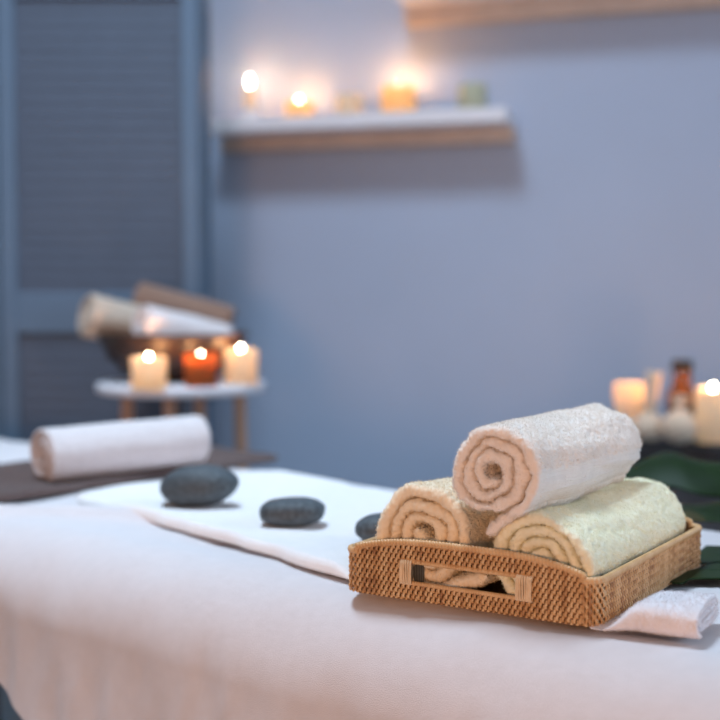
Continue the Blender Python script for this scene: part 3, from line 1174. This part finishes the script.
rr = 0.0027 + 0.0013 * np.sqrt(np.clip(1 - (2 * phs - 1) ** 2, 0, 1))
P = lp[:, None] + rr[..., None] * (np.cos(a)[None, :, None] * sd[:, None] + np.sin(a)[None, :, None] * ub[:, None])
MB().grid(P, cu=True, cv=True).build('wrapped_rim', M['rattan'], tray)

# woven bottom
xs = np.linspace(-HX + 0.004, HX - 0.004, 180)
ys = np.linspace(-HY + 0.004, HY - 0.004, 220)
XX, YY = np.meshgrid(xs, ys, indexing='ij')
ZZ = 0.0036 + 0.0007 * np.cos(XX * 2 * PI / 0.0054) * np.cos(YY * 2 * PI / 0.0098)
mb = MB().grid(np.stack([XX, YY, ZZ], -1))
mb.grid(np.stack([XX, YY, XX * 0 + 0.0006], -1)[:, ::-1])
mb.build('woven_bottom', M['rattan'], tray)

# handle: bound ends and edges of the slot, front and back
for sy in (-1, 1):
    for k, xe_ in ((-1, SLOT[0]), (1, SLOT[1])):
        mb = MB()
        wd_ = 0.0145 if k < 0 else 0.019
        nb = int(wd_ / 0.0022)
        for j in range(nb):
            x = xe_ + (j - (nb - 1) / 2) * 0.0023 - k * 0.003
            zlo, zhi = SLOT_Z[0] - 0.001, SLOT_Z[1] + 0.001
            n = 40
            tq = np.linspace(0, 2 * PI, n, endpoint=False)
            zc, hh = (zlo + zhi) / 2, (zhi - zlo) / 2
            pz = zc + hh * np.sign(np.sin(tq)) * np.abs(np.sin(tq)) ** 0.35
            py = sy * HY + 0.0050 * np.sign(np.cos(tq)) * np.abs(np.cos(tq)) ** 0.5
            px_ = x + 0.0006 * np.sin(tq + j)
            pts = np.stack([px_ + 0 * tq, py, pz], -1)
            mb.tube(pts, 0.0013, 6, closed=True)
        o = mb.build('handle_binding', M['binding'], tray)
        o['label'] = 'pale cane binding at the end of the handle slot'
    if sy < 0:
        xs_ = np.linspace(SLOT[0] + 0.004, SLOT[0] + 0.019, 8)
        mb = MB()
        for j, x in enumerate(xs_):
            z = np.linspace(SLOT_Z[0] - 0.001, SLOT_Z[1] + 0.001, 14)
            mb.tube(np.stack([x + 0 * z, -HY + 0.0052 + 0.0003 * np.sin(j * 2.1) + 0 * z, z], -1), 0.0013, 6)
        o = mb.build('tape_wrap', M['tape'], tray)
        o['label'] = 'dark wrapped strip beside the pale cane binding'
    for zz in SLOT_Z:
        x = np.linspace(SLOT[0], SLOT[1], 300)
        mb = MB()
        pts = np.stack([x, x * 0 + sy * HY, x * 0 + zz], -1)
        mb.tube(pts, 0.0022 + 0.0005 * np.abs(np.sin(x * PI / 0.0030)), 10)
        mb.build('slot_edge', M['rattan'], tray)

# ------------------------------------------------------------------ three towels in the tray
SV3 = np.array([SV[0], SV[1], 0.0])
gy = 'rolled towels in the wicker tray'
ZT = TZ + 0.0052
rolled_towel('rolled_towel', 'peach rolled towel at the lower left inside the wicker tray', M['peach'], tray_pt(0.098, 0.014, ZT + 0.0645), SV3, 0.290, 0.0620, 0.0139, 0.008,
             sx=1.06, sz=1.03, phi_end=-114, tail=0.050, ccw=True, seed=101, group=gy, warp=0.0052, hair=60000)
rolled_towel('rolled_towel', 'pale yellow rolled towel at the lower right inside the wicker tray', M['yellow'], tray_pt(0.231, 0.014, ZT + 0.0530), SV3, 0.292, 0.0540, 0.0122, 0.005,
             sx=1.07, sz=0.97, phi_end=-30, seed=121, group=gy, warp=0.0066, hair=60000)
rolled_towel('rolled_towel', 'pinkish white rolled towel resting on top of the two others in the tray', M['pink'], tray_pt(0.180, 0.006, ZT + 0.1420), SV3 * 1.0 + np.array([0.02, 0, 0.0]), 0.270, 0.0560, 0.0133, 0.009,
             sx=1.12, sz=0.94, phi_end=-48, tail=0.055, seed=141, group=gy, warp=0.0062, band=True, hair=60000)


# ------------------------------------------------------------------ folded white towel at the tray corner
def flat_roll(label):
    L, Wd, Hh = 0.103, 0.106, 0.034
    # outline spiral (rounded rectangle rings) in (c,z)
    lay = 2.6
    th = np.linspace(0, lay * 2 * PI, 2600)
    frac = th / th[-1]
    t = 0.0062
    hx = 0.036 + (Wd / 2 - 0.036 - t / 2) * frac
    hz = 0.0022 + (Hh / 2 - 0.0022 - t / 2) * frac
    p = 2.0 + 1.6 * frac
    ph = -2.2 - th[-1] + th
    cx_ = hx * np.sign(np.cos(ph)) * np.abs(np.cos(ph)) ** (2 / p)
    cz_ = hz * np.sign(np.sin(ph)) * np.abs(np.sin(ph)) ** (2 / p)
    s = np.concatenate([[0], np.cumsum(np.hypot(np.diff(cx_), np.diff(cz_)))])
    n = int(s[-1] / 0.0014)
    si = np.linspace(0, s[-1], n)
    cx_, cz_ = np.interp(si, s, cx_), np.interp(si, s, cz_)
    tx, tz_ = np.gradient(cx_), np.gradient(cz_)
    ln = np.hypot(tx, tz_)
    nx, nz = tz_ / ln, -tx / ln
    e = np.minimum(si, si[-1] - si)
    T = t * 0.82 * np.sqrt(np.clip(1 - (1 - np.clip(e / 0.004, 0, 1)) ** 2, 0.003, 1))
    A = np.concatenate([np.linspace(0, L, 150), L + 0.002 * np.sin(np.linspace(0, PI, 7)[1:-1]), np.linspace(L, 0, 60), -0.002 * np.sin(np.linspace(0, PI, 7)[1:-1])])
    B = np.concatenate([np.ones(150), np.cos(np.linspace(0, PI, 7)[1:-1]), -np.ones(60), -np.cos(np.linspace(0, PI, 7)[1:-1])])
    C = cx_[:, None] + nx[:, None] * T[:, None] / 2 * B[None]
    Zz = cz_[:, None] + nz[:, None] * T[:, None] / 2 * B[None]
    Aa = np.broadcast_to(A[None], C.shape) + 0.003 * vnoise(np.stack([si, si * 0, si * 0], -1), 25, 7)[:, None]
    Zz = Zz + Hh / 2
    C = C + Wd / 2
    q = np.stack([Aa * 0.6, C * 0.6, Zz], -1)
    Zz = Zz * (1 + 0.10 * vnoise(q, 30, 9)) + 0.0
    C = C + 0.003 * vnoise(q, 26, 10)
    ox_, oy_ = fa[0] - fd[0] * 0.010, fa[1] - fd[1] * 0.010
    X = ox_ + fd[0] * Aa + fn[0] * C
    Y = oy_ + fd[1] * Aa + fn[1] * C
    k = tray_press(0.040, 0.92)(X, Y)
    Zz = Zz * (1 - k)
    P = np.stack([X, Y, BASE + 0.0006 + np.maximum(Zz, 0)], -1)
    N = grid_normals(P, cv=True)
    w = RNG.uniform(-1, 1, C.shape) + vnoise(P, 380, 77)
    P = P + N * (0.00055 * w * (1 - 0.8 * k))[..., None]
    P[..., 2] = np.maximum(P[..., 2], BASE)
    loc = np.array([P[..., 0].mean(), P[..., 1].mean(), BASE])
    o = MB().grid(P, cv=True).build('folded_towel', M['fold'], loc=loc)
    pile_hair(o, 26000, 0.0016)
    return tag(o, label, 'towel')


flat_roll('white folded towel with a rolled end, pinned under the corner of the wicker tray')


# ------------------------------------------------------------------ monstera leaf
def monstera(label):
    """midrib beyond the right side of the tray; long separate lobes reach back towards the tray"""
    z0 = TABLE_Z
    m0 = np.array([0.60, 1.36, z0 + 0.012])
    m1 = np.array([0.80, 2.08, z0 + 0.075])
    root = thing('monstera_leaf', (m0[0], m0[1], z0), 0, label, 'leaf')
    blade, rib = MB(), MB()

    def mid(s):
        s = np.asarray(s, float)
        p = m0 + (m1 - m0) * s[..., None]
        p[..., 2] += 0.03 * np.sin(np.clip(s, 0, 1) * PI)
        return p

    def lobe(s, pts, wv, w0=1.0, cup=0.006):
        """pts: centre line from the midrib to the lobe tip; wv: half width vector"""
        pts = np.array(pts)
        k = np.linspace(0, 1, len(pts))
        t = np.linspace(0, 1, 70)
        deg = min(3, len(pts) - 1)
        C = np.stack([np.polyval(np.polyfit(k, pts[:, d], deg), t) for d in range(3)], -1)
        prof = (0.72 + 0.28 * np.sin(np.clip(t / 0.6, 0, 1) * PI / 2)) * np.sqrt(np.clip(1 - np.clip((t - 0.72) / 0.28, 0, 1) ** 2, 0.0004, 1))
        a = np.linspace(-1, 1, 25)
        wv = np.array(wv)
        P = C[:, None] + (prof[:, None, None] * a[None, :, None]) * wv[None, None] * w0
        P[..., 2] += cup * (1 - a[None] ** 2) + 0.004 * vnoise(P, 16, int(s * 50))
        P[..., 2] = np.maximum(P[..., 2], z0 + 0.0065)
        blade.grid(P)
        rib.tube(P[:, 12][:60] + np.array([0, 0, 0.0004]), np.linspace(0.0018, 0.0006, 60), 6)

    def both(s, pts, wv, **k):
        b0 = mid(np.array([s]))[0]
        lobe(s, [b0] + pts, wv, **k)
        # the half beyond the picture mirrors it
        ax = (m1 - m0)[:2] / np.linalg.norm((m1 - m0)[:2])
        nrm = np.array([ax[1], -ax[0]])
        q = []
        for p in [b0] + pts:
            d = (p[:2] - m0[:2]) @ nrm
            q.append(np.array([*(p[:2] - 2 * d * nrm), p[2]]))
        w = np.array(wv, float)
        w[:2] = w[:2] - 2 * (w[:2] @ nrm) * nrm
        lobe(s, q, -w, **k)
    both(0.10, [atd(722, 584, 1.47), atd(696, 585, 1.458), atd(668, 589, 1.432)], (0.026, 0.046, 0.002), cup=0.004)
    both(0.34, [atd(728, 566, 1.560), atd(704, 560, 1.580)], (0.026, 0.052, 0.003), cup=0.005)
    both(0.58, [atd(735, 516, 1.83), atd(700, 521, 1.84), atd(672, 527, 1.86), atd(640, 532, 1.87)], (0.010, 0.058, 0.016), cup=0.010)
    both(0.82, [atd(728, 482, 1.94), atd(702, 471, 1.96), atd(664, 471, 1.98), atd(622, 480, 2.0)], (0.010, 0.050, 0.021), cup=0.012)
    both(0.98, [atd(780, 470, 2.12), atd(760, 462, 2.16)], (0.010, 0.045, 0.012), cup=0.008)
    # web of the blade along the midrib
    ss = np.linspace(0, 1, 60)
    mm = mid(ss)
    ax = (m1 - m0)[:2] / np.linalg.norm((m1 - m0)[:2])
    nrm = np.array([ax[1], -ax[0], 0.0])
    a = np.linspace(-1, 1, 21)
    wid = 0.065 * np.sqrt(np.clip(np.sin(PI * (0.06 + 0.9 * ss)), 0, 1))
    P = mm[:, None] + (wid[:, None] * a[None])[..., None] * nrm[None, None]
    P[..., 2] += 0.012 * np.abs(a[None]) ** 1.0 - 0.004
    blade.grid(P)
    rib.tube(mm, np.linspace(0.0035, 0.001, 60), 8)
    off = (-m0[0], -m0[1], -z0)
    o = blade.build('leaf_blade', M['leaf'], root)
    o.location = off
    so = o.modifiers.new('thickness', 'SOLIDIFY')
    so.thickness = 0.0012
    v = rib.build('leaf_veins', M['leaf'], root)
    v.location = off
    st = np.linspace(0, 1, 20)
    pts = np.stack([m0[0] - 0.03 * st, m0[1] - 0.16 * st, m0[2] + 0.0 * st], -1)
    q = MB().tube(pts, np.linspace(0.0035, 0.005, 20), 10).build('leaf_stalk', M['leaf'], root)
    q.location = off
    return root


monstera('dark green glossy monstera leaf lying on the table behind the wicker tray')

# ------------------------------------------------------------------ light
def area(name, loc, target, size, energy, color):
    li = bpy.data.lights.new(name, 'AREA')
    li.shape = 'DISK'
    li.size = size
    li.energy = energy
    li.color = color
    o = bpy.data.objects.new(name, li)
    COL.objects.link(o)
    o.location = loc
    d = np.asarray(target, float) - np.asarray(loc, float)
    from mathutils import Vector
    o.rotation_euler = Vector(d).to_track_quat('-Z', 'Y').to_euler()
    return o


key = area('ceiling_lamp', (-0.50, 1.90, 3.75), (-0.45, 2.35, 0.7), 0.75, 45.0, (0.61, 0.80, 1.0))
key.data.spread = math.radians(112)
area('window_light', (3.1, 1.2, 1.9), (0.3, 1.7, 0.75), 1.3, 36.0, (0.52, 0.74, 1.0))
area('warm_room_lamp', (-1.3, -3.7, 1.0), (0.1, 2.0, 0.8), 1.0, 64.0, (1.0, 0.49, 0.25))
area('warm_tray_fill', (-0.55, -0.50, 0.82), (0.2, 1.25, 0.72), 0.35, 6.6, (1.0, 0.47, 0.19))  # unseen fill light, added to brighten the tray front and towel ends

w = bpy.data.worlds.new('room_ambience')
SC.world = w
w.use_nodes = True
bg = w.node_tree.nodes['Background']
bg.inputs['Color'].default_value = (0.88, 0.90, 1.0, 1)
bg.inputs['Strength'].default_value = 0.27

# ------------------------------------------------------------------ camera
cam = bpy.data.cameras.new('camera')
cam.sensor_width = 36
cam.sensor_height = 36
cam.lens = F / 720 * 36
cam.clip_start = 0.02
cam.dof.use_dof = True
cam.dof.focus_distance = 1.34
cam.dof.aperture_fstop = 2.6
co = bpy.data.objects.new('camera', cam)
COL.objects.link(co)
co.location = (0, 0, CZ)
co.rotation_euler = (PI / 2 - PITCH, 0, 0)
SC.camera = co

SC.view_settings.view_transform = 'Standard'
SC.view_settings.look = 'None'
SC.view_settings.exposure = 0.0
SC.view_settings.gamma = 1.0
SC.view_settings.use_curve_mapping = False
SC.cycles.use_denoising = True
